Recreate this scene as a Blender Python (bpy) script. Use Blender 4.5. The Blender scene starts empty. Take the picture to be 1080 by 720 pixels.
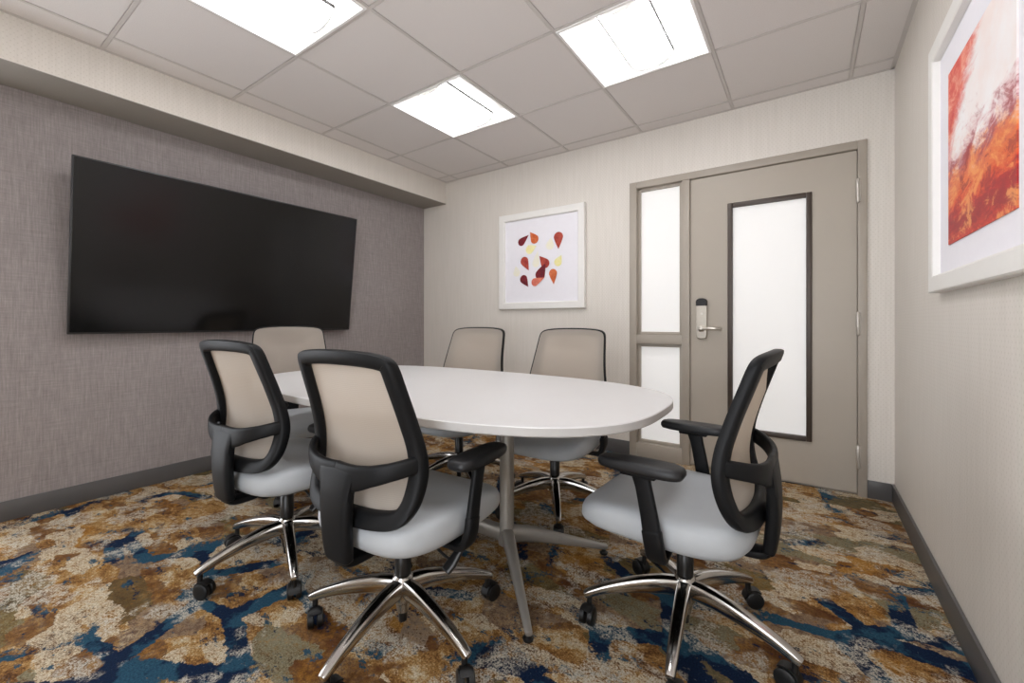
import bpy, bmesh, math, random
from mathutils import Vector, Matrix
PI = math.pi
rnd = random.Random(7)
sc = bpy.context.scene
C = sc.collection

# ------------------------------------------------------------------ camera, world, exposure
cd = bpy.data.cameras.new('camera'); cam = bpy.data.objects.new('camera', cd); C.objects.link(cam)
cd.sensor_fit = 'HORIZONTAL'; cd.sensor_width = 36.0
cd.lens = 448.39/1080*36.0
cd.shift_y = -20.68/1080
cd.clip_start = 0.02
cam.location = (0, 0, 1.0072)
cam.rotation_euler = (PI/2, 0, 0.6064)
sc.camera = cam
w = bpy.data.worlds.new('world'); sc.world = w; w.use_nodes = True
w.node_tree.nodes['Background'].inputs[0].default_value = (0.95, 0.98, 1.03, 1)
w.node_tree.nodes['Background'].inputs[1].default_value = 4.7
sc.view_settings.view_transform = 'Standard'
sc.view_settings.look = 'None'
sc.view_settings.gamma = 1.0
sc.view_settings.use_curve_mapping = False
sc.view_settings.exposure = 0.0
LIGHT = 16.5          # strength of the troffer diffusers

# room dimensions
T = 0.61
ZC = 2.421; D = 3.170; XR = 0.403; XS = -3.015; XL = -3.335; ZS = 2.203; YN = -1.25
GX = -2.233; GY = 2.429
BB = 0.101

# ------------------------------------------------------------------ material helpers
def lin(c):
    c = c/255.0
    return c/12.92 if c <= 0.04045 else ((c+0.055)/1.055)**2.4
def rgb(r, g, b): return (lin(r), lin(g), lin(b), 1.0)

class NT:
    def __init__(s, name):
        s.m = bpy.data.materials.new(name); s.m.use_nodes = True
        s.t = s.m.node_tree; s.n = s.t.nodes; s.l = s.t.links
        s.b = s.n['Principled BSDF']
    def set(s, node, sock, v):
        if hasattr(v, 'is_linked') or isinstance(v, bpy.types.NodeSocket): s.l.new(v, node.inputs[sock])
        else: node.inputs[sock].default_value = v
    def math(s, op, a, b=0.0, c=0.0):
        n = s.n.new('ShaderNodeMath'); n.operation = op
        s.set(n, 0, a); s.set(n, 1, b); s.set(n, 2, c)
        return n.outputs[0]
    def noise(s, vec, scale, detail=4, rough=0.55, dist=0.0, out='Fac'):
        n = s.n.new('ShaderNodeTexNoise'); s.l.new(vec, n.inputs['Vector'])
        n.inputs['Scale'].default_value = scale; n.inputs['Detail'].default_value = detail
        n.inputs['Roughness'].default_value = rough; n.inputs['Distortion'].default_value = dist
        return n.outputs[out]
    def pos(s):
        return s.n.new('ShaderNodeNewGeometry').outputs['Position']
    def obj(s):
        return s.n.new('ShaderNodeTexCoord').outputs['Object']
    def mapping(s, vec, loc=(0,0,0), rot=(0,0,0), scale=(1,1,1)):
        n = s.n.new('ShaderNodeMapping'); s.l.new(vec, n.inputs['Vector'])
        n.inputs['Location'].default_value = loc; n.inputs['Rotation'].default_value = rot; n.inputs['Scale'].default_value = scale
        return n.outputs[0]
    def ramp(s, fac, stops, mode='LINEAR'):
        n = s.n.new('ShaderNodeValToRGB'); s.l.new(fac, n.inputs[0]); cr = n.color_ramp; cr.interpolation = mode
        while len(cr.elements) > 1: cr.elements.remove(cr.elements[-1])
        cr.elements[0].position = stops[0][0]; cr.elements[0].color = stops[0][1]
        for p, c in stops[1:]:
            e = cr.elements.new(p); e.color = c
        return n.outputs[0]
    def mix(s, fac, a, b, mode='MIX'):
        n = s.n.new('ShaderNodeMix'); n.data_type = 'RGBA'; n.blend_type = mode
        s.set(n, 0, fac); s.set(n, 6, a); s.set(n, 7, b)
        return n.outputs[2]
    def step(s, v, edge, soft=0.02):
        n = s.n.new('ShaderNodeMapRange'); n.interpolation_type = 'SMOOTHSTEP'
        s.set(n, 0, v); n.inputs[1].default_value = edge-soft; n.inputs[2].default_value = edge+soft
        return n.outputs[0]
    def bump(s, h, strength=0.2, dist=0.002):
        n = s.n.new('ShaderNodeBump'); s.l.new(h, n.inputs['Height'])
        n.inputs['Strength'].default_value = strength; n.inputs['Distance'].default_value = dist
        s.l.new(n.outputs[0], s.b.inputs['Normal'])
    def col(s, c):
        s.set(s.b, 'Base Color', c); return s
    def p(s, **k):
        for a, v in k.items(): s.b.inputs[a.replace('_', ' ')].default_value = v
        return s

def simple(name, c, rough=0.5, metal=0.0, var=0.06, scale=30.0, bump=0.0, spec=0.5):
    t = NT(name); v = t.obj()
    n = t.noise(v, scale, 5, 0.6)
    lo = tuple(x*(1-var) for x in c[:3])+(1,); hi = tuple(min(1, x*(1+var)) for x in c[:3])+(1,)
    t.col(t.ramp(n, [(0.3, lo), (0.7, hi)]))
    t.p(Roughness=rough, Metallic=metal); t.b.inputs['Specular IOR Level'].default_value = spec
    if bump: t.bump(t.noise(v, scale*8, 3, 0.6), bump, 0.001)
    return t.m

M = {}
M['black_plastic'] = simple('black_plastic', rgb(17, 18, 20), 0.45, var=0.05, scale=20, bump=0.08, spec=0.2)
M['soft_black'] = simple('soft_black_pad', rgb(18, 19, 22), 0.45, scale=20, bump=0.05)
M['rubber'] = simple('caster_rubber', rgb(13, 13, 14), 0.45)
M['chrome'] = simple('polished_aluminium', rgb(192, 189, 185), 0.16, 1.0, 0.03, 12)
M['gas'] = simple('gas_lift_black', rgb(20, 20, 21), 0.3)
M['table_white'] = simple('white_laminate', rgb(210, 209, 209), 0.38, var=0.01, scale=6)
M['table_edge'] = simple('pale_grey_edge_band', rgb(186, 184, 182), 0.45, var=0.02)
M['table_leg'] = simple('silver_painted_steel', rgb(158, 154, 148), 0.38, 0.55, 0.04, 15)
M['frame_taupe'] = simple('taupe_painted_steel', rgb(168, 159, 147), 0.42, var=0.02, scale=8)
M['door_taupe'] = simple('taupe_painted_door', rgb(176, 167, 154), 0.42, var=0.02, scale=3)
M['bronze'] = simple('dark_bronze_bead', rgb(72, 62, 55), 0.4, 0.2, 0.06)
M['steel'] = simple('satin_nickel', rgb(190, 184, 174), 0.28, 0.9, 0.04, 40)
M['hinge'] = simple('hinge_steel', rgb(205, 200, 192), 0.35, 0.6, 0.04, 40)
M['lock_black'] = simple('lock_black', rgb(22, 23, 28), 0.25)
M['white_frame'] = simple('white_picture_frame', rgb(238, 236, 232), 0.4, var=0.01)
M['mat_board'] = simple('white_mat_board', rgb(240, 238, 244), 0.8, var=0.01)
M['baseboard'] = simple('charcoal_baseboard', rgb(86, 84, 84), 0.4, var=0.05, scale=6)
M['tbar'] = simple('ceiling_tbar', rgb(206, 200, 196), 0.5, var=0.01)  # toned darker than the tiles to draw the shadow reveals at their edges
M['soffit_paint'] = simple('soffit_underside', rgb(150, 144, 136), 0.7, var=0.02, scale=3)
M['troffer_white'] = simple('troffer_white', rgb(245, 244, 242), 0.45, var=0.01)
M['lens_gap_shade'] = simple('dark_lens_gap_shade', rgb(96, 95, 94), 0.6)  # dark grey stands in for the shadow gap beside the lens
M['tv_bezel'] = simple('tv_bezel', rgb(40, 40, 42), 0.35)

def m_seat():
    t = NT('grey_vinyl_seat'); v = t.obj()
    n = t.noise(v, 9, 3, 0.5)
    t.col(t.ramp(n, [(0.3, rgb(173, 177, 181)), (0.7, rgb(179, 183, 187))]))
    t.p(Roughness=0.5); t.bump(t.noise(v, 500, 3, 0.6), 0.15, 0.0005)
    return t.m
M['seat'] = m_seat()

def m_mesh():
    t = NT('beige_backrest_mesh'); v = t.obj()
    wv = t.n.new('ShaderNodeTexWave'); t.l.new(t.mapping(v, scale=(1, 1, 1)), wv.inputs['Vector'])
    wv.bands_direction = 'Z'; wv.inputs['Scale'].default_value = 60; wv.inputs['Distortion'].default_value = 1.0
    wv.inputs['Detail'].default_value = 2
    t.col(t.mix(t.math('MULTIPLY', wv.outputs['Fac'], 0.5), rgb(192, 182, 171), rgb(178, 168, 157)))
    t.p(Roughness=0.8)
    tr = t.n.new('ShaderNodeBsdfTransparent'); tl = t.n.new('ShaderNodeBsdfTranslucent')
    tl.inputs[0].default_value = rgb(190, 172, 150)
    a = t.n.new('ShaderNodeMixShader'); a.inputs[0].default_value = 0.4
    t.l.new(t.b.outputs[0], a.inputs[1]); t.l.new(tl.outputs[0], a.inputs[2])
    b = t.n.new('ShaderNodeMixShader'); b.inputs[0].default_value = 0.10
    t.l.new(a.outputs[0], b.inputs[1]); t.l.new(tr.outputs[0], b.inputs[2])
    t.l.new(b.outputs[0], t.n['Material Output'].inputs[0])
    return t.m
M['mesh'] = m_mesh()

def m_wallpaper():
    t = NT('beige_dotted_wallpaper'); v = t.pos()
    s = t.n.new('ShaderNodeSeparateXYZ'); t.l.new(v, s.inputs[0])
    h = t.math('ADD', s.outputs[0], s.outputs[1])
    a = t.math('SINE', t.math('MULTIPLY', h, 2*PI/0.022))
    row = t.math('SINE', t.math('MULTIPLY', s.outputs[2], 2*PI/0.028))
    dots = t.step(t.math('MULTIPLY', a, row), 0.78, 0.12)
    streak = t.noise(t.mapping(v, scale=(90, 90, 4)), 1.0, 3, 0.6)
    c = t.ramp(streak, [(0.3, rgb(220, 214, 205)), (0.7, rgb(227, 221, 213))])
    c = t.mix(t.math('MULTIPLY', dots, 0.5), c, rgb(200, 193, 182))
    t.col(c); t.p(Roughness=0.5); t.bump(t.math('ADD', streak, dots), 0.06, 0.001)
    return t.m
M['wall'] = m_wallpaper()

def m_accent():
    t = NT('grey_woven_wallcovering'); v = t.pos()
    st = t.noise(t.mapping(v, scale=(1, 160, 10)), 1.0, 4, 0.7)
    st2 = t.noise(t.mapping(v, scale=(1, 12, 220)), 1.0, 4, 0.7)
    big = t.noise(v, 2.5, 3, 0.5)
    f = t.math('ADD', t.math('MULTIPLY', st, 0.55), t.math('ADD', t.math('MULTIPLY', st2, 0.35), t.math('MULTIPLY', big, 0.12)))
    t.col(t.ramp(f, [(0.34, rgb(130, 122, 122)), (0.5, rgb(149, 141, 140)), (0.68, rgb(169, 161, 160))]))
    t.p(Roughness=0.8); t.bump(f, 0.15, 0.002)
    return t.m
M['accent'] = m_accent()

def m_ceiling():
    t = NT('acoustic_ceiling_tile'); v = t.pos()
    n = t.noise(v, 220, 4, 0.7)
    t.col(t.ramp(n, [(0.3, rgb(222, 216, 213)), (0.7, rgb(230, 225, 222))]))
    t.p(Roughness=0.9); t.bump(n, 0.2, 0.001)
    return t.m
M['tile'] = m_ceiling()

def m_carpet():
    t = NT('abstract_patterned_carpet'); v = t.pos()
    # warp so that patch edges fray a little
    w1 = t.noise(v, 26, 4, 0.7, out='Color')
    sub = t.n.new('ShaderNodeVectorMath'); sub.operation = 'SUBTRACT'; t.l.new(w1, sub.inputs[0]); sub.inputs[1].default_value = (.5, .5, .5)
    sc1 = t.n.new('ShaderNodeVectorMath'); sc1.operation = 'SCALE'; t.l.new(sub.outputs[0], sc1.inputs[0]); sc1.inputs['Scale'].default_value = 0.045
    ad = t.n.new('ShaderNodeVectorMath'); ad.operation = 'ADD'; t.l.new(v, ad.inputs[0]); t.l.new(sc1.outputs[0], ad.inputs[1])
    wv = ad.outputs[0]
    fine = t.noise(v, 170, 3, 0.8)
    mid = t.noise(v, 42, 5, 0.8)
    big = t.noise(t.mapping(v, loc=(0.55, 0.2, 0)), 1.7, 3, 0.5, 0.4)
    blot = t.noise(t.mapping(v, rot=(0, 0, 0.9), scale=(1, 1.6, 1)), 6.5, 6, 0.68, 0.5)
    # ground: speckled browns, golds and creams
    f = t.math('ADD', t.math('MULTIPLY', blot, 0.50), t.math('ADD', t.math('MULTIPLY', mid, 0.32), t.math('MULTIPLY', fine, 0.18)))
    ground = t.ramp(f, [(0.36, rgb(62, 40, 28)), (0.43, rgb(112, 76, 44)), (0.485, rgb(160, 118, 66)), (0.53, rgb(186, 150, 100)), (0.565, rgb(206, 186, 152)), (0.64, rgb(222, 211, 190))])
    gold = t.step(t.noise(v, 3.6, 4, 0.6, 0.6), 0.57, 0.03)
    ground = t.mix(t.math('MULTIPLY', gold, 0.55), ground, rgb(176, 122, 44))
    # straight-edged patches: cells of a stretched, rotated voronoi
    def cells(rot, scl, scale, src):
        n = t.n.new('ShaderNodeTexVoronoi'); n.feature = 'F1'; n.distance = 'MANHATTAN'
        t.l.new(t.mapping(src, rot=(0, 0, rot), scale=scl), n.inputs['Vector']); n.inputs['Scale'].default_value = scale
        return n
    c1 = cells(0.5, (1, 1.9, 1), 5.2, wv)
    sp = t.n.new('ShaderNodeSeparateColor'); t.l.new(c1.outputs['Color'], sp.inputs[0])
    ragged = t.math('ADD', t.math('MULTIPLY', mid, 0.65), t.math('MULTIPLY', fine, 0.5))
    cream_m = t.math('MULTIPLY', t.step(sp.outputs[0], 0.62, 0.01), t.step(ragged, 0.55, 0.09))
    ground = t.mix(t.math('MULTIPLY', cream_m, 0.9), ground, rgb(216, 203, 178))
    brown_m = t.math('MULTIPLY', t.step(sp.outputs[1], 0.66, 0.01), t.step(ragged, 0.56, 0.05))
    ground = t.mix(t.math('MULTIPLY', brown_m, 0.85), ground, rgb(92, 54, 32))
    olive_m = t.math('MULTIPLY', t.step(sp.outputs[2], 0.89, 0.01), t.step(ragged, 0.5, 0.06))
    ground = t.mix(t.math('MULTIPLY', olive_m, 0.7), ground, rgb(92, 90, 60))
    # blue bands along the edges of larger cells, broken by noise
    e = t.n.new('ShaderNodeTexVoronoi'); e.feature = 'DISTANCE_TO_EDGE'
    t.l.new(t.mapping(wv, loc=(0.3, 0.1, 0), rot=(0, 0, -0.35), scale=(1.0, 1.55, 1)), e.inputs['Vector']); e.inputs['Scale'].default_value = 2.7
    band = t.math('SUBTRACT', 1.0, t.step(e.outputs['Distance'], 0.085, 0.006))
    dv = t.n.new('ShaderNodeVectorMath'); dv.operation = 'DISTANCE'; t.l.new(v, dv.inputs[0]); dv.inputs[1].default_value = (0.0, 1.35, 0)
    dw = t.n.new('ShaderNodeVectorMath'); dw.operation = 'DISTANCE'; t.l.new(v, dw.inputs[0]); dw.inputs[1].default_value = (-1.5, 0.65, 0)
    near = t.math('MAXIMUM', t.math('SUBTRACT', 1.0, t.math('MULTIPLY', dv.outputs['Value'], 1.1)), t.math('SUBTRACT', 0.85, t.math('MULTIPLY', dw.outputs['Value'], 1.1)))
    big = t.math('ADD', big, t.math('MULTIPLY', t.math('MAXIMUM', near, 0.0), 0.22))
    region = t.step(t.math('ADD', big, t.math('MULTIPLY', t.math('SUBTRACT', mid, 0.5), 0.35)), 0.55, 0.02)
    band = t.math('MULTIPLY', band, region)
    bl_blot = t.step(t.math('ADD', t.math('MULTIPLY', t.noise(t.mapping(v, loc=(5, 3, 0), rot=(0, 0, 0.7), scale=(1, 2.2, 1)), 7, 6, 0.72), 0.7), t.math('MULTIPLY', mid, 0.3)), 0.575, 0.012)
    blue_m = t.math('MAXIMUM', band, t.math('MULTIPLY', bl_blot, 0.95))
    shade = t.step(t.noise(v, 5.5, 5, 0.6), 0.5, 0.03)
    blue = t.mix(shade, rgb(20, 38, 66), rgb(44, 82, 104))
    blue = t.mix(t.math('MULTIPLY', t.step(ragged, 0.72, 0.03), 0.7), blue, rgb(150, 160, 160))
    colr = t.mix(blue_m, ground, blue)
    # pale blue-grey speckled passages
    pale = t.math('MULTIPLY', t.step(t.noise(t.mapping(v, loc=(9, 1, 0)), 4.4, 4, 0.6), 0.54, 0.03), t.step(ragged, 0.575, 0.05))
    colr = t.mix(t.math('MULTIPLY', pale, 0.85), colr, rgb(210, 202, 186))
    pile = t.ramp(fine, [(0.32, (0.42, 0.42, 0.42, 1)), (0.68, (1.08, 1.08, 1.08, 1))])
    colr = t.mix(1.0, colr, pile, 'MULTIPLY')
    t.col(colr); t.p(Roughness=0.95); t.b.inputs['Specular IOR Level'].default_value = 0.1
    t.bump(t.noise(v, 380, 3, 0.8), 0.5, 0.004)
    return t.m
M['carpet'] = m_carpet()

def emis(name, c, strength, diff=(0.9, 0.9, 0.9, 1)):
    t = NT(name); n = t.noise(t.obj(), 4, 2, 0.5)
    t.col(t.ramp(n, [(0.3, diff), (0.7, diff)]))
    t.p(Roughness=0.6)
    t.b.inputs['Emission Color'].default_value = c; t.b.inputs['Emission Strength'].default_value = strength
    return t.m
M['diffuser'] = emis('lit_diffuser', (0.99, 0.985, 1.0, 1), LIGHT)
M['frosted'] = emis('frosted_glass_lit_from_corridor', (1.0, 0.985, 0.97, 1), 0.30, rgb(225, 224, 222))

def m_screen():
    t = NT('black_tv_screen'); n = t.noise(t.obj(), 3, 2, 0.5)
    t.col(t.ramp(n, [(0.3, rgb(4, 4, 5)), (0.7, rgb(5, 5, 6))]))
    t.p(Roughness=0.2); t.b.inputs['Specular IOR Level'].default_value = 0.45
    return t.m
M['screen'] = m_screen()

def m_art_red():
    t = NT('red_abstract_print'); v = t.obj()
    s = t.n.new('ShaderNodeSeparateXYZ'); t.l.new(v, s.inputs[0])
    brush = t.noise(t.mapping(v, rot=(0.65, 0, 0), scale=(1, 1.5, 4.5)), 6, 8, 0.75, 0.7)
    cl = t.noise(t.mapping(v, rot=(0.3, 0, 0), scale=(1, 1, 1.6)), 9, 8, 0.7, 0.5)
    # lower half: reds and oranges breaking into maroon specks; upper corner: a diagonal red sweep; white between
    nz = t.math('MULTIPLY', t.math('SUBTRACT', brush, 0.5), 0.26)
    zl = t.math('ADD', s.outputs[2], nz)
    tp = t.math('ADD', t.math('ADD', s.outputs[2], t.math('MULTIPLY', s.outputs[1], 0.95)), t.math('MULTIPLY', nz, 1.1))
    white = t.ramp(t.noise(v, 5, 5, 0.6), [(0.35, rgb(250, 236, 232)), (0.6, rgb(251, 248, 248))])
    lowc = t.ramp(t.math('ADD', t.math('MULTIPLY', zl, 1.7), 0.5), [
        (0.03, rgb(204, 52, 34)), (0.10, rgb(160, 28, 32)), (0.17, rgb(188, 34, 34)), (0.22, rgb(228, 84, 40)), (0.29, rgb(236, 120, 62)),
        (0.36, rgb(226, 112, 78)), (0.42, rgb(182, 92, 100)), (0.50, rgb(226, 176, 180))])
    lowc = t.mix(t.math('MULTIPLY', t.step(cl, 0.55, 0.05), 0.75), lowc, rgb(250, 168, 96))
    lowc = t.mix(t.math('MULTIPLY', t.math('SUBTRACT', 1.0, t.step(cl, 0.43, 0.04)), 0.7), lowc, rgb(158, 26, 34))
    c = t.mix(t.step(t.math('ADD', zl, t.math('MULTIPLY', t.math('SUBTRACT', cl, 0.5), 0.35)), 0.0, 0.055), lowc, white)
    topc = t.ramp(cl, [(0.38, rgb(214, 60, 56)), (0.5, rgb(232, 104, 88)), (0.62, rgb(248, 176, 150))])
    c = t.mix(t.step(tp, 0.27, 0.07), c, topc)
    t.col(c); t.p(Roughness=0.5)
    return t.m
M['art_red'] = m_art_red()
def wash(name, c, c2):
    t = NT(name); v = t.obj()
    t.col(t.ramp(t.noise(v, 22, 5, 0.65, 0.4), [(0.35, c), (0.65, c2)])); t.p(Roughness=0.8)
    return t.m
M['drop_dark'] = wash('maroon_wash', rgb(96, 20, 32), rgb(136, 34, 44))
M['drop_red'] = wash('red_wash', rgb(150, 44, 40), rgb(190, 84, 66))
M['drop_rust'] = wash('rust_wash', rgb(196, 84, 36), rgb(222, 126, 78))
M['drop_coral'] = wash('coral_wash', rgb(206, 96, 84), rgb(232, 140, 112))
M['drop_yellow'] = wash('yellow_wash', rgb(242, 232, 140), rgb(246, 240, 196))
M['drop_pale'] = wash('pale_yellow_wash', rgb(243, 238, 212), rgb(241, 238, 232))

# ------------------------------------------------------------------ mesh helpers
def link(name, bm, mats, parent=None, smooth=True, angle=40, mods=None):
    bmesh.ops.recalc_face_normals(bm, faces=bm.faces[:])
    me = bpy.data.meshes.new(name); bm.to_mesh(me); bm.free()
    for m in (mats if isinstance(mats, (list, tuple)) else [mats]): me.materials.append(m)
    if smooth:
        for p in me.polygons: p.use_smooth = True
        me.set_sharp_from_angle(angle=math.radians(angle))
    o = bpy.data.objects.new(name, me); C.objects.link(o)
    if parent is not None: o.parent = parent
    return o
def empty(name, loc=(0, 0, 0), rz=0.0):
    o = bpy.data.objects.new(name, None); C.objects.link(o); o.location = loc; o.rotation_euler = (0, 0, rz)
    o.empty_display_size = 0.1
    return o
def tag(o, label=None, cat=None, group=None, kind=None):
    for k, v in (('label', label), ('category', cat), ('group', group), ('kind', kind)):
        if v: o[k] = v
    return o
def box(bm, x0, x1, y0, y1, z0, z1, bev=0.0, seg=2, mi=0):
    r = bmesh.ops.create_cube(bm, size=1.0)
    bmesh.ops.scale(bm, vec=(x1-x0, y1-y0, z1-z0), verts=r['verts'])
    bmesh.ops.translate(bm, vec=((x0+x1)/2, (y0+y1)/2, (z0+z1)/2), verts=r['verts'])
    vs = r['verts']; fs = set(f for v in vs for f in v.link_faces)
    for f in fs: f.material_index = mi
    if bev:
        es = list(set(e for v in vs for e in v.link_edges))
        bmesh.ops.bevel(bm, geom=es, offset=bev, segments=seg, profile=0.5, affect='EDGES')
def loft(bm, rings, cap=True, closed=True, loop=False, mi=0):
    R = [[bm.verts.new(p) for p in r] for r in rings]
    n = len(R[0]); m = len(R)
    for i in range(m if loop else m-1):
        a, b = R[i], R[(i+1) % m]
        for j in range(n if closed else n-1):
            k = (j+1) % n
            try: bm.faces.new((a[j], a[k], b[k], b[j])).material_index = mi
            except ValueError: pass
    if cap and not loop:
        for r in (R[0], R[-1]):
            try: bm.faces.new(r).material_index = mi
            except ValueError: pass
    return R
def se(a, b, n, k, cx=0, cy=0):
    out = []
    for i in range(k):
        t = 2*PI*i/k; c, s = math.cos(t), math.sin(t)
        out.append((cx+a*math.copysign(abs(c)**(2/n), c), cy+b*math.copysign(abs(s)**(2/n), s)))
    return out
def catmull(P, sub=6, closed=False):
    P = [Vector(p) for p in P]; n = len(P); out = []
    rng = range(n) if closed else range(n-1)
    for i in rng:
        if closed: p0, p1, p2, p3 = P[i-1], P[i], P[(i+1) % n], P[(i+2) % n]
        else: p0, p1, p2, p3 = P[max(i-1, 0)], P[i], P[i+1], P[min(i+2, n-1)]
        for j in range(sub):
            t = j/sub
            out.append(0.5*((2*p1)+(p2-p0)*t+(2*p0-5*p1+4*p2-p3)*t*t+(3*p1-p0-3*p2+p3)*t**3))
    if not closed: out.append(P[-1])
    return out
def sweep(bm, path, size, up=(0, 0, 1), n=4.0, k=16, mi=0, sub=6, smooth=True):
    """path: 3D points; size: (w, h) or list of (w, h) per control point; w across, h along 'up'."""
    m = len(path)
    S = size if isinstance(size, list) else [size]*m
    if smooth and m > 2:
        P = catmull(path, sub); SS = []
        for i in range(m-1):
            for j in range(sub):
                t = j/sub; SS.append((S[i][0]*(1-t)+S[i+1][0]*t, S[i][1]*(1-t)+S[i+1][1]*t))
        SS.append(S[-1])
    else: P = [Vector(p) for p in path]; SS = S
    rings = []
    for i, p in enumerate(P):
        d = (P[min(i+1, len(P)-1)]-P[max(i-1, 0)]).normalized()
        side = d.cross(Vector(up)).normalized(); u = side.cross(d).normalized()
        rings.append([p+side*x+u*y for x, y in se(SS[i][0]/2, SS[i][1]/2, n, k)])
    # rounded ends
    def shrink(r, d, f, off):
        c = sum(r, Vector())/len(r); return [c+(q-c)*f+d*off for q in r]
    d0 = (P[0]-P[1]).normalized(); d1 = (P[-1]-P[-2]).normalized()
    e0 = min(SS[0])*0.18; e1 = min(SS[-1])*0.18
    rings = [shrink(rings[0], d0, 0.72, e0), shrink(rings[0], d0, 0.92, e0*0.7)]+rings+[shrink(rings[-1], d1, 0.92, e1*0.7), shrink(rings[-1], d1, 0.72, e1)]
    loft(bm, rings, mi=mi)
def lathe(bm, prof, cx=0, cy=0, k=24, axis='z', c0=(0, 0, 0), mi=0):
    rings = []
    for r, h in prof:
        ring = []
        for i in range(k):
            a = 2*PI*i/k; u, v = r*math.cos(a), r*math.sin(a)
            if axis == 'z': ring.append((cx+u, cy+v, h))
            elif axis == 'x': ring.append((c0[0]+h, c0[1]+u, c0[2]+v))
            else: ring.append((c0[0]+u, c0[1]+h, c0[2]+v))
        rings.append(ring)
    loft(bm, rings, mi=mi)
def boxobj(name, b, mat, parent=None, bev=0.0):
    bm = bmesh.new(); box(bm, *b, bev=bev); return link(name, bm, mat, parent, smooth=bev > 0)

# ------------------------------------------------------------------ room shell
def struct(o, label=None): return tag(o, kind='structure', label=label)
struct(boxobj('floor', (XL-0.1, XR+0.1, YN-0.1, D+0.25, -0.1, 0.0), M['carpet']), 'carpet with abstract brown, cream, gold and blue pattern')
struct(boxobj('wall_left', (XL-0.1, XL, 0.0, D+0.1, 0, ZC+0.1), M['accent']), 'dark grey woven wall behind the television')  # ends early: unseen opening added beside the camera to let world light in
struct(boxobj('wall_right', (XR, XR+0.1, YN-0.1, D+0.1, 0, ZC+0.1), M['wall']), 'beige papered wall on the right with the red print')
struct(boxobj('wall_front', (XL, -0.9, YN-0.1, YN, 0, ZC+0.1), M['wall']), 'beige papered wall behind the viewpoint')  # unseen wall, cut short so world light enters as fill
FX0, FX1, FZ = -1.1055, 0.284, 2.055          # outer size of the door and sidelight frame
bm = bmesh.new()
box(bm, XL, FX0+0.02, D, D+0.12, 0, ZC+0.1); box(bm, FX1-0.02, XR, D, D+0.12, 0, ZC+0.1); box(bm, FX0+0.02, FX1-0.02, D, D+0.12, FZ-0.02, ZC+0.1)
struct(link('wall_back', bm, M['wall'], smooth=False), 'beige papered wall with the door in it')
bm = bmesh.new()
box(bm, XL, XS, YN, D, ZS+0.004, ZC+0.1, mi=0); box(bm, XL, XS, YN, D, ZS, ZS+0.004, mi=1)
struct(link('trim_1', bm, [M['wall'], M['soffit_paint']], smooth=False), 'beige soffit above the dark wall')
# baseboards
def board(name, pts):
    bm = bmesh.new()
    for (x0, x1, y0, y1) in pts: box(bm, x0, x1, y0, y1, 0, BB, bev=0.003)
    return struct(link(name, bm, M['baseboard']), 'charcoal grey baseboard')
board('baseboard_left', [(XL, XL+0.012, 0.0, D)])
board('baseboard_right', [(XR-0.012, XR, YN, D)])
board('baseboard_back', [(XL+0.012, FX0, D-0.012, D), (FX1, XR-0.012, D-0.012, D)])

# ceiling: lay-in tiles, one object, with openings for the troffers
LIGHTS = [(0, 0), (2, 0), (0, 2), (2, 2)]        # (column, row) in the tile grid
xs = [XS]+[GX+i*T for i in range(-1, 5)]+[XR]
ys = [YN]+[GY-j*T for j in range(6, -2, -1) if GY-j*T > YN]+[D]
def is_light(xm, ym):
    for i, j in LIGHTS:
        if GX+i*T < xm < GX+(i+1)*T and GY-(j+1)*T < ym < GY-j*T: return True
    return False
bm = bmesh.new()
for a, b in zip(xs, xs[1:]):
    for c, d in zip(ys, ys[1:]):
        if is_light((a+b)/2, (c+d)/2): continue
        box(bm, a+0.003, b-0.003, c+0.003, d-0.003, ZC+0.006, ZC+0.03, bev=0.003, seg=1)
        if b-a > 0.05 and d-c > 0.05: box(bm, a+0.010, b-0.010, c+0.010, d-0.010, ZC+0.0015, ZC+0.012, bev=0.002, seg=1)
box(bm, XL, XR, YN, D, ZC+0.16, ZC+0.2)  # hidden slab added above the tiles to stop light leaking in
struct(link('ceiling', bm, M['tile'], smooth=False), 'white lay-in acoustic tile ceiling')
bm = bmesh.new()
for x in xs[1:-1]: box(bm, x-0.008, x+0.008, YN, D, ZC-0.0005, ZC+0.004)
for y in ys[1:-1]:
    for a, b in zip(xs, xs[1:]): box(bm, a+0.008 if a > XS else a, b-0.008 if b < XR else b, y-0.008, y+0.008, ZC-0.0005, ZC+0.004)
box(bm, XS, XS+0.02, YN, D, ZC-0.0005, ZC+0.0035); box(bm, XR-0.02, XR, YN, D, ZC-0.0005, ZC+0.0035)
box(bm, XS, XR, D-0.02, D, ZC-0.0005, ZC+0.0035); box(bm, XS, XR, YN, YN+0.02, ZC-0.0005, ZC+0.0035)
struct(link('trim_2', bm, M['tbar'], smooth=False), 'white metal grid between the ceiling tiles')

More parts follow.
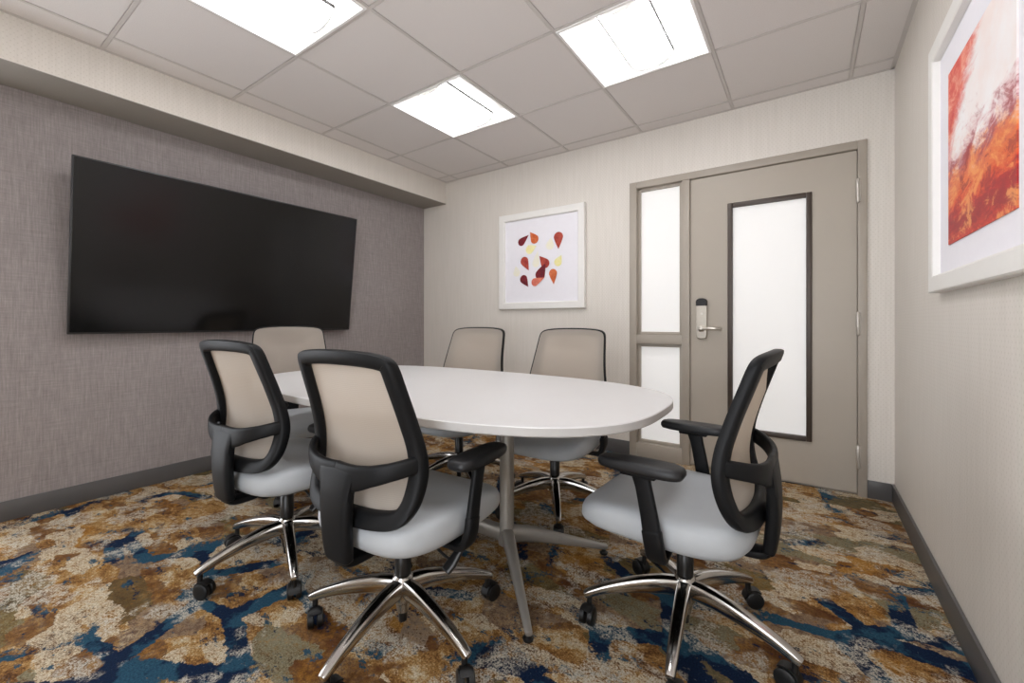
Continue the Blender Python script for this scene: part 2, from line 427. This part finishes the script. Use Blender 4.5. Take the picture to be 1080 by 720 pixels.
# ------------------------------------------------------------------ troffers
def troffer(first=True):
    root = empty('ceiling_light')
    h = T/2-0.013
    # frame
    bm = bmesh.new()
    for s in (-1, 1):
        box(bm, s*h-0.006, s*h+0.006, -h-0.006, h+0.006, -0.006, 0.016); box(bm, -h+0.006, h-0.006, s*h-0.006, s*h+0.006, -0.006, 0.016)
    link('frame', bm, M['troffer_white'], root, smooth=False)
    # reflector pan: curved wings rising to the sides of the basket
    bm = bmesh.new(); rings = []
    prof = [(-h+0.006, 0.008), (-h+0.02, 0.035), (-0.24, 0.062), (-0.18, 0.072), (-0.12, 0.070), (-0.06, 0.07), (0.06, 0.07), (0.12, 0.070), (0.18, 0.072), (0.24, 0.062), (h-0.02, 0.035), (h-0.006, 0.008)]
    for y in (-h+0.006, -h+0.02, h-0.02, h-0.006):
        f = 0.1 if abs(y) > h-0.01 else 1.0
        rings.append([(x, y, 0.006+(z-0.006)*f) for x, z in prof])
    loft(bm, rings, cap=False, closed=False)
    box(bm, -h, h, -h, h, 0.085, 0.09)
    link('reflector', bm, M['troffer_white'], root)
    # diffuser basket: half-round lens running lengthways
    bm = bmesh.new(); rings = []
    yy = h-0.045
    for y, f in ((-yy, 1), (yy, 1)):
        rings.append([(0.115*math.cos(PI+PI*i/14), y, 0.058+0.06*math.sin(PI+PI*i/14)*f) for i in range(15)])
    loft(bm, rings, closed=False, cap=True)
    link('diffuser', bm, M['diffuser'], root)
    # white end plates; grey rim and strips added to draw the shadow line where lens meets pan
    for y in (-yy-0.004, yy+0.004):
        bm = bmesh.new()
        outer = [(0.116*math.cos(PI+PI*i/14), 0.058+0.061*math.sin(PI+PI*i/14)) for i in range(15)]
        loft(bm, [[(x, y-0.003, z) for x, z in outer], [(x, y+0.003, z) for x, z in outer]], closed=True)
        link('end_cap', bm, M['troffer_white'], root)
    bm = bmesh.new()
    arc = lambda r_, e: [(r_*math.cos(PI+PI*i/18), 0.058+(r_-0.055)*math.sin(PI+PI*i/18)) for i in range(19)]
    for y in (yy+0.001,):
        o_, i_ = arc(0.1235, 0), arc(0.1165, 0)
        loft(bm, [[(x, y, z) for x, z in o_], [(x, y+0.004, z) for x, z in o_], [(x, y+0.004, z) for x, z in i_], [(x, y, z) for x, z in i_]], cap=False, closed=False, loop=True)
    for s in (-1, 1): box(bm, s*0.119-0.003, s*0.119+0.003, -yy, yy, 0.044, 0.060)
    link('lens_gap_shade', bm, M['lens_gap_shade'], root)
    return root
def copy_tree(o, parent=None):
    c = o.copy(); C.objects.link(c)
    if parent is not None: c.parent = parent
    for ch in [x for x in bpy.data.objects if x.parent == o]: copy_tree(ch, c)
    return c
LL = {(0, 0): 'square lit ceiling light nearest the beige soffit corner, above the far end of the table',
      (2, 0): 'square lit ceiling light closest to the taupe door',
      (0, 2): 'square lit ceiling light nearest the television, cut by the top of the photo',
      (2, 2): 'square lit ceiling light overhead in front of the red print, out of the photo',
      }
tro = troffer(); first = True
for (i, j) in LIGHTS:
    o = tro if first else copy_tree(tro); first = False
    o.location = (GX+(i+0.5)*T, GY-(j+0.5)*T, ZC)
    tag(o, LL[(i, j)], 'ceiling light', 'recessed square ceiling lights')

# ------------------------------------------------------------------ door, sidelight and frame
fr = empty('trim_3', (0, 0, 0)); struct(fr, 'taupe steel frame around the door and sidelight')
PX0, PX1, PZ0, PZ1 = -0.672, 0.2385, 0.014, 2.003
SX0, SX1 = -1.052, -0.728
bm = bmesh.new(); yf, yb = D-0.016, D+0.11
box(bm, FX0, SX0, yf, yb, 0, FZ, bev=0.003); box(bm, PX1+0.003, FX1, yf, yb, 0, FZ, bev=0.003)
box(bm, SX0, PX1+0.003, yf, yb, PZ1+0.004, FZ, bev=0.003)
box(bm, SX1, PX0-0.003, yf, yb, 0, PZ1+0.004, bev=0.003)
box(bm, SX0, SX1, yf, yb, 0.845, 0.912, bev=0.003)
box(bm, SX0, SX1, yf, yb, 0, 0.105, bev=0.003)
# door stop behind the leaf
box(bm, PX0-0.003, PX1+0.003, D+0.055, D+0.07, PZ1-0.014, PZ1+0.01); box(bm, PX1-0.012, PX1+0.01, D+0.055, D+0.07, 0, PZ1); box(bm, PX0-0.01, PX0+0.012, D+0.055, D+0.07, 0, PZ1)
box(bm, PX0-0.003, PX1+0.003, D+0.02, D+0.11, 0, 0.010)
link('door_frame', bm, M['frame_taupe'], fr)
def pane(name, z0, z1, label):
    r = empty(name, (0, 0, 0)); struct(r, label)
    bm = bmesh.new(); a, b = SX0, SX1; bw = 0.022; y0, y1 = D+0.016, D+0.045
    box(bm, a, a+bw, y0, y1, z0, z1, bev=0.002); box(bm, b-bw, b, y0, y1, z0, z1, bev=0.002)
    box(bm, a+bw, b-bw, y0, y1, z0, z0+bw, bev=0.002); box(bm, a+bw, b-bw, y0, y1, z1-bw, z1, bev=0.002)
    link('glazing_bead', bm, M['frame_taupe'], r)
    boxobj('window_pane', (a+0.004, b-0.004, y1-0.009, y1-0.001, z0+0.004, z1-0.004), M['frosted'], r)
pane('window_1', 0.912, PZ1+0.004, 'tall upper frosted pane of the sidelight left of the door')
pane('window_2', 0.105, 0.845, 'lower frosted pane of the sidelight left of the door')
door = empty('door_1', (PX0, D, 0)); struct(door, 'taupe steel door with a tall frosted glass panel')
ox = -PX0
VX0, VX1, VZ0, VZ1 = -0.437, 0.026, 0.275, 1.800
bm = bmesh.new(); y0, y1 = 0.004, 0.05
box(bm, 0, VX0+ox+0.006, y0, y1, PZ0, PZ1); box(bm, VX1+ox-0.006, PX1+ox, y0, y1, PZ0, PZ1)
box(bm, VX0+ox+0.006, VX1+ox-0.006, y0, y1, PZ0, VZ0+0.006); box(bm, VX0+ox+0.006, VX1+ox-0.006, y0, y1, VZ1-0.006, PZ1)
link('door_leaf', bm, M['door_taupe'], door, smooth=False)
bm = bmesh.new(); bw = 0.030; a, b = VX0+ox, VX1+ox; ya, yc = -0.008, 0.03
box(bm, a, a+bw, ya, yc, VZ0, VZ1, bev=0.004); box(bm, b-bw, b, ya, yc, VZ0, VZ1, bev=0.004)
box(bm, a+bw, b-bw, ya, yc, VZ0, VZ0+bw, bev=0.004); box(bm, a+bw, b-bw, ya, yc, VZ1-bw, VZ1, bev=0.004)
link('glazing_bead', bm, M['bronze'], door)
boxobj('door_pane', (a+bw-0.004, b-bw+0.004, 0.016, 0.024, VZ0+bw-0.004, VZ1-bw+0.004), M['frosted'], door)
# electronic lock with lever
lk = empty('door_lock'); lk.parent = door; lk.location = (-0.597+ox, 0.004, 0)
bm = bmesh.new()
prof = se(0.035, 0.135, 7, 40)
loft(bm, [[(x, 0, z+1.028) for x, z in prof], [(x, -0.018, z+1.028) for x, z in prof], [(x*0.93, -0.024, z*0.98+1.028) for x, z in prof]])
link('lock_plate', bm, M['steel'], lk)
bm = bmesh.new()
pr = [(-0.035, 1.118), (-0.036, 1.150), (-0.028, 1.163), (-0.012, 1.170), (0.012, 1.170), (0.028, 1.163), (0.036, 1.150), (0.035, 1.118)]
loft(bm, [[(x, 0.0, z) for x, z in pr], [(x, -0.030, z) for x, z in pr], [(x*0.9, -0.036, 1.14+(z-1.14)*0.9) for x, z in pr]])
link('card_reader', bm, M['lock_black'], lk)
bm = bmesh.new()
lathe(bm, [(0.022, 0), (0.022, -0.012), (0.013, -0.016), (0.011, -0.048), (0.0, -0.05)], axis='y', c0=(0.0, -0.022, 0.960))
sweep(bm, [(-0.004, -0.062, 0.960), (0.04, -0.066, 0.962), (0.09, -0.064, 0.962), (0.118, -0.052, 0.960), (0.124, -0.038, 0.958)], (0.012, 0.020), n=3)
link('door_handle', bm, M['steel'], lk)
bm = bmesh.new()
lathe(bm, [(0.0085, 0), (0.0085, -0.006), (0.0, -0.007)], axis='y', c0=(0.002, -0.024, 1.063))
link('keyhole', bm, M['hinge'], lk)
for z0, z1 in ((1.70, 1.83), (0.935, 1.06), (0.165, 0.292)):
    bm = bmesh.new()
    box(bm, PX1+ox-0.002, PX1+ox+0.016, -0.018, -0.010, z0, z1, bev=0.001)
    lathe(bm, [(0.0, z0-0.006), (0.006, z0-0.004), (0.0085, z0), (0.0085, z1), (0.006, z1+0.004), (0.0, z1+0.006)], cx=PX1+ox+0.003, cy=-0.022, k=12)
    link('hinge', bm, M['hinge'], door)

# ------------------------------------------------------------------ pictures
def picture(name, wd, ht, fw, label, fd=0.034):
    """local: faces -Y, X across, Z up, origin at bottom centre on the wall plane (y=0)"""
    r = empty(name)
    bm = bmesh.new(); pr = [(0.0, 0.0), (0.0, -fd+0.004), (0.004, -fd), (fw-0.010, -fd), (fw-0.004, -fd+0.003), (fw, -fd+0.018), (fw, 0.0)]
    cs = [(-1, 0), (1, 0), (1, 1), (-1, 1)]
    rings = []
    for sx, sz in cs:
        rings.append([(sx*(wd/2-i), y, (i if sz == 0 else ht-i)) for i, y in pr])
    loft(bm, rings, loop=True, closed=True)
    link('picture_frame', bm, M['white_frame'], r, angle=25)
    boxobj('mat_board', (-wd/2+fw, wd/2-fw, -0.012, -0.008, fw, ht-fw), M['mat_board'], r)
    tag(r, label, 'picture')
    return r
# back wall: watercolour drops
p1 = picture('framed_picture', 0.854, 0.852, 0.062, 'square white framed print of red and yellow drops on the back wall')
p1.location = (-1.896, D, 1.120)
def drop(bm, x, z, r, L, ang, mi, y):
    """rounded body centred at (x, z), tip at distance L in direction ang (degrees)"""
    a = math.radians(ang); pts = []
    for i in range(28):
        t = 2*PI*i/28
        u = math.cos(t); k = 0.5*(1+u)
        px = (u*r if u < 0 else (L)*u**1.25); py = r*math.sin(t)*(1 if u < 0 else (1-u**1.4)**0.6*1.0)
        pts.append((x+px*math.cos(a)-py*math.sin(a), y, z+px*math.sin(a)+py*math.cos(a)))
    if y > 0: y = -y
    c = bm.verts.new((x, y-0.0004, z)); vs = [bm.verts.new(p) for p in pts]
    for i in range(28):
        try: bm.faces.new((c, vs[i], vs[(i+1) % 28])).material_index = mi
        except ValueError: pass
# crop pixel -> local coordinates (crop of the frame: x 140..603, z top line slopes)
def pc(px, py):
    u = (px-140)/463.0; top = 152-82*u; bot = 652-8*u
    return (u-0.5)*0.854, 0.852*(1-(py-top)/(bot-top))
bm = bmesh.new()
spec = [((315, 325), 22, 40, 20, 4), ((425, 300), 22, 34, 80, 5), ((468, 392), 20, 34, 60, 4), ((240, 450), 20, 30, 100, 5), ((350, 400), 20, 60, 80, 5),
        ((268, 285), 19, 52, 35, 0), ((342, 268), 22, 44, 125, 2), ((470, 258), 24, 54, -90, 1), ((286, 390), 22, 52, -62, 1),
        ((400, 400), 23, 48, 130, 1), ((374, 462), 26, 62, 62, 0), ((442, 456), 21, 50, -85, 2), ((282, 488), 21, 46, -55, 0), ((345, 503), 19, 56, 20, 3)]
for n_, ((px, py), r, L, ang, mi) in enumerate(spec):
    x, z = pc(px, py); k = 0.854/463
    drop(bm, x, z, r*k*1.0, L*k, ang, mi, -0.0130-0.0003*n_)
link('painted_drops', bm, [M['drop_dark'], M['drop_red'], M['drop_rust'], M['drop_coral'], M['drop_yellow'], M['drop_pale']], p1, smooth=False)
# right wall: red abstract
p2 = picture('framed_picture', 0.925, 0.885, 0.062, 'large white framed abstract red and white print on the right wall')
p2.location = (XR, 2.175-0.4625, 1.113); p2.rotation_euler = (0, 0, -PI/2)
art = bpy.data.objects.new('art_print', None)
bm = bmesh.new(); box(bm, -0.003, 0.003, -0.281, 0.281, -0.283, 0.283)
art = link('art_print', bm, M['art_red'], p2, smooth=False)
art.location = (0.0, -0.0125, 0.150+0.283); art.rotation_euler = (0, 0, PI/2)

# ------------------------------------------------------------------ television
tv = empty('television', (XL+0.002, 1.372, 0.94))
tag(tv, 'large black flat television tilted down on the grey wall', 'television')
hw, ht = 0.857, 0.952; ang = math.atan2(0.115, 0.94)
def tvpt(x, z, d):   # x outwards normal of the screen, in tilted space
    pass
tb = empty('tv_pivot')
bpy.data.objects.remove(tb)
R = Matrix.Translation((0.055, 0, 0.0)) @ Matrix.Rotation(ang, 4, 'Y')
def tvobj(name, bm, mat):
    bmesh.ops.transform(bm, matrix=R, verts=bm.verts[:]); return link(name, bm, mat, tv)
bm = bmesh.new(); box(bm, -0.012, 0.010, -hw, hw, 0, ht, bev=0.003); box(bm, -0.040, -0.012, -hw*0.7, hw*0.7, 0.12, ht*0.7, bev=0.01)
tvobj('casing', bm, M['tv_bezel'])
bm = bmesh.new(); box(bm, 0.0095, 0.0115, -hw+0.008, hw-0.008, 0.012, ht-0.008)
tvobj('screen', bm, M['screen'])
bm = bmesh.new(); box(bm, 0.001, 0.012, -0.30, 0.30, 0.25, 0.62, bev=0.002)
for s in (-1, 1): sweep(bm, [(0.008, s*0.2, 0.5), (0.04, s*0.2, 0.5), (0.075, s*0.2, 0.5)], (0.02, 0.03), up=(0, 0, 1))
link('wall_bracket', bm, M['black_plastic'], tv)

# ------------------------------------------------------------------ table
TC = (-1.43, 1.44); TZ = 0.718; TA, TB_, TN = 1.04, 0.565, 2.9
tb = empty('conference_table', (TC[0], TC[1], 0))
tag(tb, 'oval white topped conference table on grey steel pedestals', 'table')
bm = bmesh.new(); th = 0.029
ring = lambda d, z: [(x, y, z) for x, y in se(TA-d, TB_-d, TN, 128)]
loft(bm, [ring(0.004, TZ-th), ring(0.0, TZ-th+0.004), ring(0.0, TZ-0.003), ring(0.003, TZ)], cap=True)
for f in bm.faces:
    if f.calc_center_median().z < TZ-0.002: f.material_index = 1
link('tabletop', bm, [M['table_white'], M['table_edge']], tb, angle=30)
def pedestal(s):
    cx = s*0.405
    bm = bmesh.new()
    lathe(bm, [(0.0, 0.085), (0.034, 0.088), (0.036, 0.10), (0.030, 0.13), (0.030, TZ-th-0.012), (0.10, TZ-th-0.008), (0.10, TZ-th-0.0005), (0, TZ-th-0.0005)], cx=cx, cy=0.0, k=32)
    col = link('column', bm, M['table_leg'], tb)
    for q in (-1, 1):
        bm = bmesh.new(); dx, dy = s*0.30, q*0.305
        P = [(cx+dx*t, dy*t, z) for t, z in ((0.02, 0.128), (0.25, 0.116), (0.6, 0.078), (0.97, 0.036), (1.03, 0.030))]
        sweep(bm, P, [(0.052, 0.072), (0.046, 0.062), (0.036, 0.042), (0.026, 0.024), (0.022, 0.018)], n=2.6)
        lg = link('leg', bm, M['table_leg'], tb)
        bm = bmesh.new(); lathe(bm, [(0.0, 0.0), (0.016, 0.001), (0.018, 0.008), (0.009, 0.013), (0.008, 0.026)], cx=cx+dx, cy=dy, k=16)
        link('glide', bm, M['rubber'], lg)
for s in (-1, 1): pedestal(s)
bm = bmesh.new(); sweep(bm, [(-0.40, 0, 0.125), (0.0, 0, 0.125), (0.40, 0, 0.125)], (0.045, 0.065), n=2.6)
link('stretcher', bm, M['table_leg'], tb)
bm = bmesh.new()
for y in (-0.22, 0.22): box(bm, -0.62, 0.62, y-0.02, y+0.02, TZ-th-0.030, TZ-th-0.001, bev=0.004)
link('underframe', bm, M['black_plastic'], tb)

# ------------------------------------------------------------------ chair (front = +Y, right = +X)
def interp(tab, x):
    if x <= tab[0][0]: return tab[0][1]
    for (a, b), (c, d) in zip(tab, tab[1:]):
        if x <= c:
            t = (x-a)/(c-a); return b+(d-b)*t
    return tab[-1][1]
PROF = [(.42, -.184), (.44, -.176), (.48, -.160), (.52, -.146), (.56, -.136), (.608, -.131), (.66, -.135), (.70, -.143), (.76, -.160), (.82, -.180), (.88, -.200), (.93, -.216)]
PC = [(p.x, p.y) for p in catmull([(a, b, 0) for a, b in PROF], 8)]
def ysurf(x, z, off=0.0): return interp(PC, z)-0.028*(1-(min(abs(x), .24)/.24)**2)+off
half = [(0.0, .927), (.09, .925), (.155, .919), (.188, .908), (.203, .886), (.209, .84), (.215, .78), (.222, .72), (.231, .66), (.236, .61), (.234, .56), (.224, .505), (.200, .466), (.160, .447), (.09, .438), (0.0, .436)]
outl = [(x, z) for x, z in half]+[(-x, z) for x, z in reversed(half[1:-1])]
OUT = [(p.x, p.y) for p in catmull([(x, z, 0) for x, z in outl], 4, closed=True)]
def inset(P, d):
    n = len(P); out = []
    for i in range(n):
        a, b = Vector(P[i-1]), Vector(P[(i+1) % n]); t = (b-a).normalized(); nn = Vector((t.y, -t.x))  # clockwise outline: inward
        p = Vector(P[i])
        c = Vector((0, 0.69))
        if (p+nn*0.01-c).length > (p-nn*0.01-c).length: nn = -nn
        out.append((p.x+nn.x*d, p.y+nn.y*d))
    return out
def make_chair():
    root = empty('office_chair')
    # ---- star base
    bm = bmesh.new()
    lathe(bm, [(0.0, 0.098), (0.026, 0.10), (0.034, 0.115), (0.036, 0.150), (0.032, 0.182), (0.026, 0.188), (0.0, 0.188)], k=28)
    for k in range(5):
        a = 2*PI*k/5; d = Vector((math.cos(a), math.sin(a), 0))
        P = [d*r+Vector((0, 0, z)) for r, z in ((0.02, 0.150), (0.08, 0.150), (0.16, 0.138), (0.24, 0.118), (0.295, 0.098), (0.318, 0.088))]
        sweep(bm, P, [(0.042, 0.060), (0.042, 0.056), (0.038, 0.046), (0.033, 0.034), (0.029, 0.028), (0.025, 0.022)], n=3.6, k=16)
    base = link('star_base', bm, M['chrome'], root)
    for k in range(5):
        a = 2*PI*k/5
        bm = bmesh.new(); sw = a+1.0+0.9*k
        cx, cy = 0.305*math.cos(a), 0.305*math.sin(a)
        lathe(bm, [(0.0, 0.05), (0.009, 0.05), (0.009, 0.092), (0, 0.092)], k=12)
        mat = Matrix.Rotation(sw, 4, 'Z')
        before = set(bm.verts)
        for s in (-1, 1):
            lathe(bm, [(0.0, s*0.004), (0.024, s*0.004), (0.0285, s*0.007), (0.0285, s*0.021), (0.022, s*0.0245), (0.0, s*0.0235)], axis='x', c0=(0, -0.018, 0.0285), k=24)
        # hood
        rings = []
        for i in range(9):
            t = PI*0.02+PI*0.72*i/8
            y, z = -0.018+0.034*math.cos(t), 0.0285+0.034*math.sin(t)
            y2, z2 = -0.018+0.0295*math.cos(t), 0.0285+0.0295*math.sin(t)
            rings.append([(-0.015, y, z), (0.015, y, z), (0.015, y2, z2), (-0.015, y2, z2)])
        loft(bm, rings)
        new = [v for v in bm.verts if v not in before]
        bmesh.ops.transform(bm, matrix=mat, verts=new)
        bmesh.ops.translate(bm, vec=(cx, cy, 0), verts=bm.verts[:])
        link('caster', bm, M['rubber'], base)
    # ---- gas lift
    bm = bmesh.new()
    lathe(bm, [(0.0, 0.190), (0.026, 0.190), (0.026, 0.275), (0.022, 0.28), (0.022, 0.318), (0, 0.318)], k=24)
    gl = link('gas_lift', bm, M['gas'], root)
    bm = bmesh.new(); lathe(bm, [(0, 0.068), (0.018, 0.068), (0.024, 0.098), (0, 0.098)], k=20)
    link('lift_sleeve', bm, M['chrome'], gl)
    bm = bmesh.new(); lathe(bm, [(0, 0.036), (0.013, 0.037), (0.015, 0.068), (0, 0.068)], k=20)
    link('lift_tip', bm, M['gas'], gl)
    # ---- mechanism under the seat and arm brackets
    bm = bmesh.new()
    box(bm, -0.075, 0.075, -0.14, 0.12, 0.318, 0.366, bev=0.012)
    box(bm, -0.16, 0.16, 0.02, 0.09, 0.345, 0.370, bev=0.006)
    sweep(bm, [(0, -0.10, 0.335), (0, -0.16, 0.330), (0, -0.215, 0.332), (0, -0.238, 0.350), (0, -0.240, 0.38)], [(0.07, 0.03), (0.07, 0.028), (0.06, 0.028), (0.06, 0.026), (0.06, 0.026)], up=(0, 0.5, 1), n=3.5)
    mech = link('tilt_mechanism', bm, M['black_plastic'], root)
    bm = bmesh.new()
    sweep(bm, [(0.06, 0.0, 0.338), (0.12, 0.0, 0.325), (0.17, -0.005, 0.305), (0.215, -0.01, 0.295)], (0.009, 0.009), n=2, k=8)
    sweep(bm, [(0.205, -0.025, 0.272), (0.214, -0.01, 0.290), (0.228, 0.012, 0.325), (0.232, 0.018, 0.338)], [(0.018, 0.034), (0.018, 0.036), (0.014, 0.024), (0.012, 0.018)], up=(1, 0, 0), n=2.6)
    link('lever', bm, M['gas'], mech)
    # ---- seat
    bm = bmesh.new()
    def sring(f, z, n=3.8, kx=1.0):
        out = []
        for x, y in se(0.248*f, 0.257*f, n, 64):
            yy = y+0.045
            taper = 1.0-0.06*max(0, -y/0.257)            # a little narrower at the back
            fz = max(0.0, y/0.257); dz = -0.036*fz**2.2 if z > 0.404 else -0.036*fz**2.2*(z-0.352)/0.052+0.004*fz
            cz = 0.010*(abs(x)/0.25)**2 if z > 0.42 else 0.0
            out.append((x*taper, yy, z+dz+cz-0.004*max(0, -y/0.257)))
        return out
    R_ = loft(bm, [sring(0.70, 0.366), sring(0.86, 0.362), sring(0.94, 0.368), sring(0.985, 0.384), sring(1.0, 0.404), sring(0.992, 0.424), sring(0.965, 0.438),
              sring(0.90, 0.447), sring(0.78, 0.449), sring(0.55, 0.446), sring(0.28, 0.444), sring(0.06, 0.443)])
    link('seat', bm, M['seat'], root, angle=80)
    bm = bmesh.new()
    loft(bm, [sring(0.60, 0.350), sring(0.80, 0.352), sring(0.86, 0.364)])
    link('seat_pan', bm, M['black_plastic'], root)
    # ---- backrest frame: rounded ring
    bm = bmesh.new(); n = len(OUT)
    levels = [(0.0, -0.003), (0.002, 0.003), (0.0055, 0.003), (0.008, 0.0), (0.038, -0.001), (0.042, -0.005), (0.043, -0.014), (0.041, -0.024), (0.034, -0.029), (0.012, -0.029), (0.003, -0.026), (0.0, -0.018)]
    cols = []
    for d, off in levels:
        lo = []
        wide_ = inset(OUT, d*1.08)
        for (x, z), (x1, z1), (x0, z0) in zip(inset(OUT, d), wide_, OUT):
            k = min(max((0.66-z0)/0.12, 0), 1); x, z = x*(1-k)+x1*k, z*(1-k)+z1*k
            lo.append((x, ysurf(x, z)+off, z))
        cols.append(lo)
    rings = [[cols[j][i] for j in range(len(levels))] for i in range(n)]
    loft(bm, rings, loop=True)
    link('backrest_frame', bm, M['black_plastic'], root, angle=50)
    # ---- mesh panel stretched over the front of the frame
    bm = bmesh.new(); ins = inset(OUT, 0.007)
    rt = sorted([(z, x) for x, z in ins if x >= -1e-6 and z > 0])
    zt, zb = max(z for x, z in ins), min(z for x, z in ins)
    def hwz(z):
        lo = [(z0, x0) for (x0, z0) in ins]
        best = 0.0
        for i in range(len(ins)):
            (xa, za), (xb, zb_) = ins[i-1], ins[i]
            if (za-z)*(zb_-z) <= 0 and za != zb_:
                best = max(best, abs(xa+(xb-xa)*(z-za)/(zb_-za)))
        return best
    rows = []
    NZ = 40
    for i in range(NZ+1):
        z = zb+(zt-zb)*(0.5-0.5*math.cos(PI*i/NZ)); z = min(max(z, zb+0.0004), zt-0.0004)
        h_ = max(hwz(z), 0.01)
        rows.append([(h_*q/10, ysurf(h_*q/10, z)+0.0015-0.024*max(0.0, 1-(h_*q/10/0.168)**2)**1.5*min(1.0, max(0.0, (0.885-z)/0.08))*min(1.0, max(0.0, (z-0.475)/0.05)), z) for q in range(-10, 11)])
    loft(bm, rows, cap=False, closed=False)
    mesh = link('backrest_mesh', bm, M['mesh'], root, angle=80)
    # ---- spine and yoke
    bm = bmesh.new()
    sweep(bm, [(0, -0.238, 0.352), (0, -0.244, 0.40), (0, -0.248, 0.47), (0, -0.246, 0.54), (0, -0.240, 0.600)],
          [(0.100, 0.034), (0.110, 0.036), (0.116, 0.036), (0.126, 0.034), (0.158, 0.026)], up=(0, -1, 0), n=4)
    for s in (-1, 1):
        sweep(bm, [(s*0.0, -0.241, 0.582), (s*0.06, -0.241, 0.584), (s*0.12, -0.231, 0.597), (s*0.170, -0.208, 0.610), (s*0.207, -0.174, 0.621), (s*0.224, -0.142, 0.627)],
              [(0.022, 0.080), (0.022, 0.074), (0.022, 0.056), (0.022, 0.048), (0.022, 0.046), (0.020, 0.044)], up=(0, 0, 1), n=4)
    link('back_support', bm, M['black_plastic'], root, angle=50)
    # ---- arms
    for s in (-1, 1):
        bm = bmesh.new()
        sweep(bm, [(s*0.10, 0.015, 0.352), (s*0.20, 0.010, 0.344), (s*0.252, 0.005, 0.348), (s*0.272, 0.005, 0.385), (s*0.275, 0.012, 0.43)],
              [(0.055, 0.018), (0.055, 0.020), (0.055, 0.024), (0.055, 0.026), (0.056, 0.026)], up=(0.0001, 0, 1) if False else (s*-1, 0, 0.6), n=4)
        sweep(bm, [(s*0.275, 0.008, 0.41), (s*0.276, 0.020, 0.48), (s*0.277, 0.034, 0.55), (s*0.277, 0.044, 0.592)],
              [(0.052, 0.022), (0.048, 0.020), (0.046, 0.020), (0.056, 0.022)], up=(1, 0, 0), n=4)
        box(bm, s*0.277-0.024, s*0.277+0.024, -0.005, 0.095, 0.578, 0.592, bev=0.004)
        arm = link('armrest', bm, M['black_plastic'], root, angle=50)
        bm = bmesh.new()
        def pr(f, z, e=0.0):
            o = []
            for x, y in se(0.042*f, 0.122*f, 3.6, 40):
                o.append((s*(0.276)+x*(1-0.10*(y/0.122)), y+0.045, z+e*(y/0.122)))
            return o
        loft(bm, [pr(0.86, 0.590), pr(0.96, 0.592), pr(1.0, 0.600), pr(1.0, 0.608), pr(0.96, 0.616), pr(0.86, 0.6195), pr(0.5, 0.620), pr(0.1, 0.6195)])
        link('arm_pad', bm, M['soft_black'], arm, angle=60)
    return root

CH = [  # base x, y, heading (degrees), star phase (world degrees), back raise, label
    (-0.325, 1.455, 177.0, 60.0, 0.000, 'office chair at the right end of the table, turned side on, nearest the door'),
    (-1.083, 0.937, 93.0, -8.0, 0.004, 'nearest office chair, its black framed back towards us at the middle of the photo'),
    (-1.802, 0.933, 94.0, 49.0, 0.014, 'leftmost office chair on the near side of the table, seen from behind below the television'),
    (-1.108, 2.000, -87.0, 14.0, 0.045, 'office chair across the table, closer to the sidelight, facing us'),
    (-1.800, 2.010, -84.0, 40.0, 0.045, 'office chair across the table below the framed drops print, nearer the grey wall'),
    (-2.570, 1.370, -22.0, 30.0, 0.055, 'office chair at the television end of the table, facing us'),
]
proto = make_chair()
kids = lambda o: [x for x in bpy.data.objects if x.parent == o]
for i, (x, y, h, ph, up, lab) in enumerate(CH):
    o = proto if i == 0 else copy_tree(proto)
    rz = math.radians(h-90); o.location = (x, y, 0); o.rotation_euler = (0, 0, rz)
    tag(o, lab, 'office chair', 'grey office chairs around the table')
    for c in kids(o):
        nm = c.name.split('.')[0]
        if nm == 'star_base': c.rotation_euler = (0, 0, math.radians(ph)-rz)
        else: c.location.z = 0
        if nm in ('backrest_frame', 'backrest_mesh'): c.location.z = up
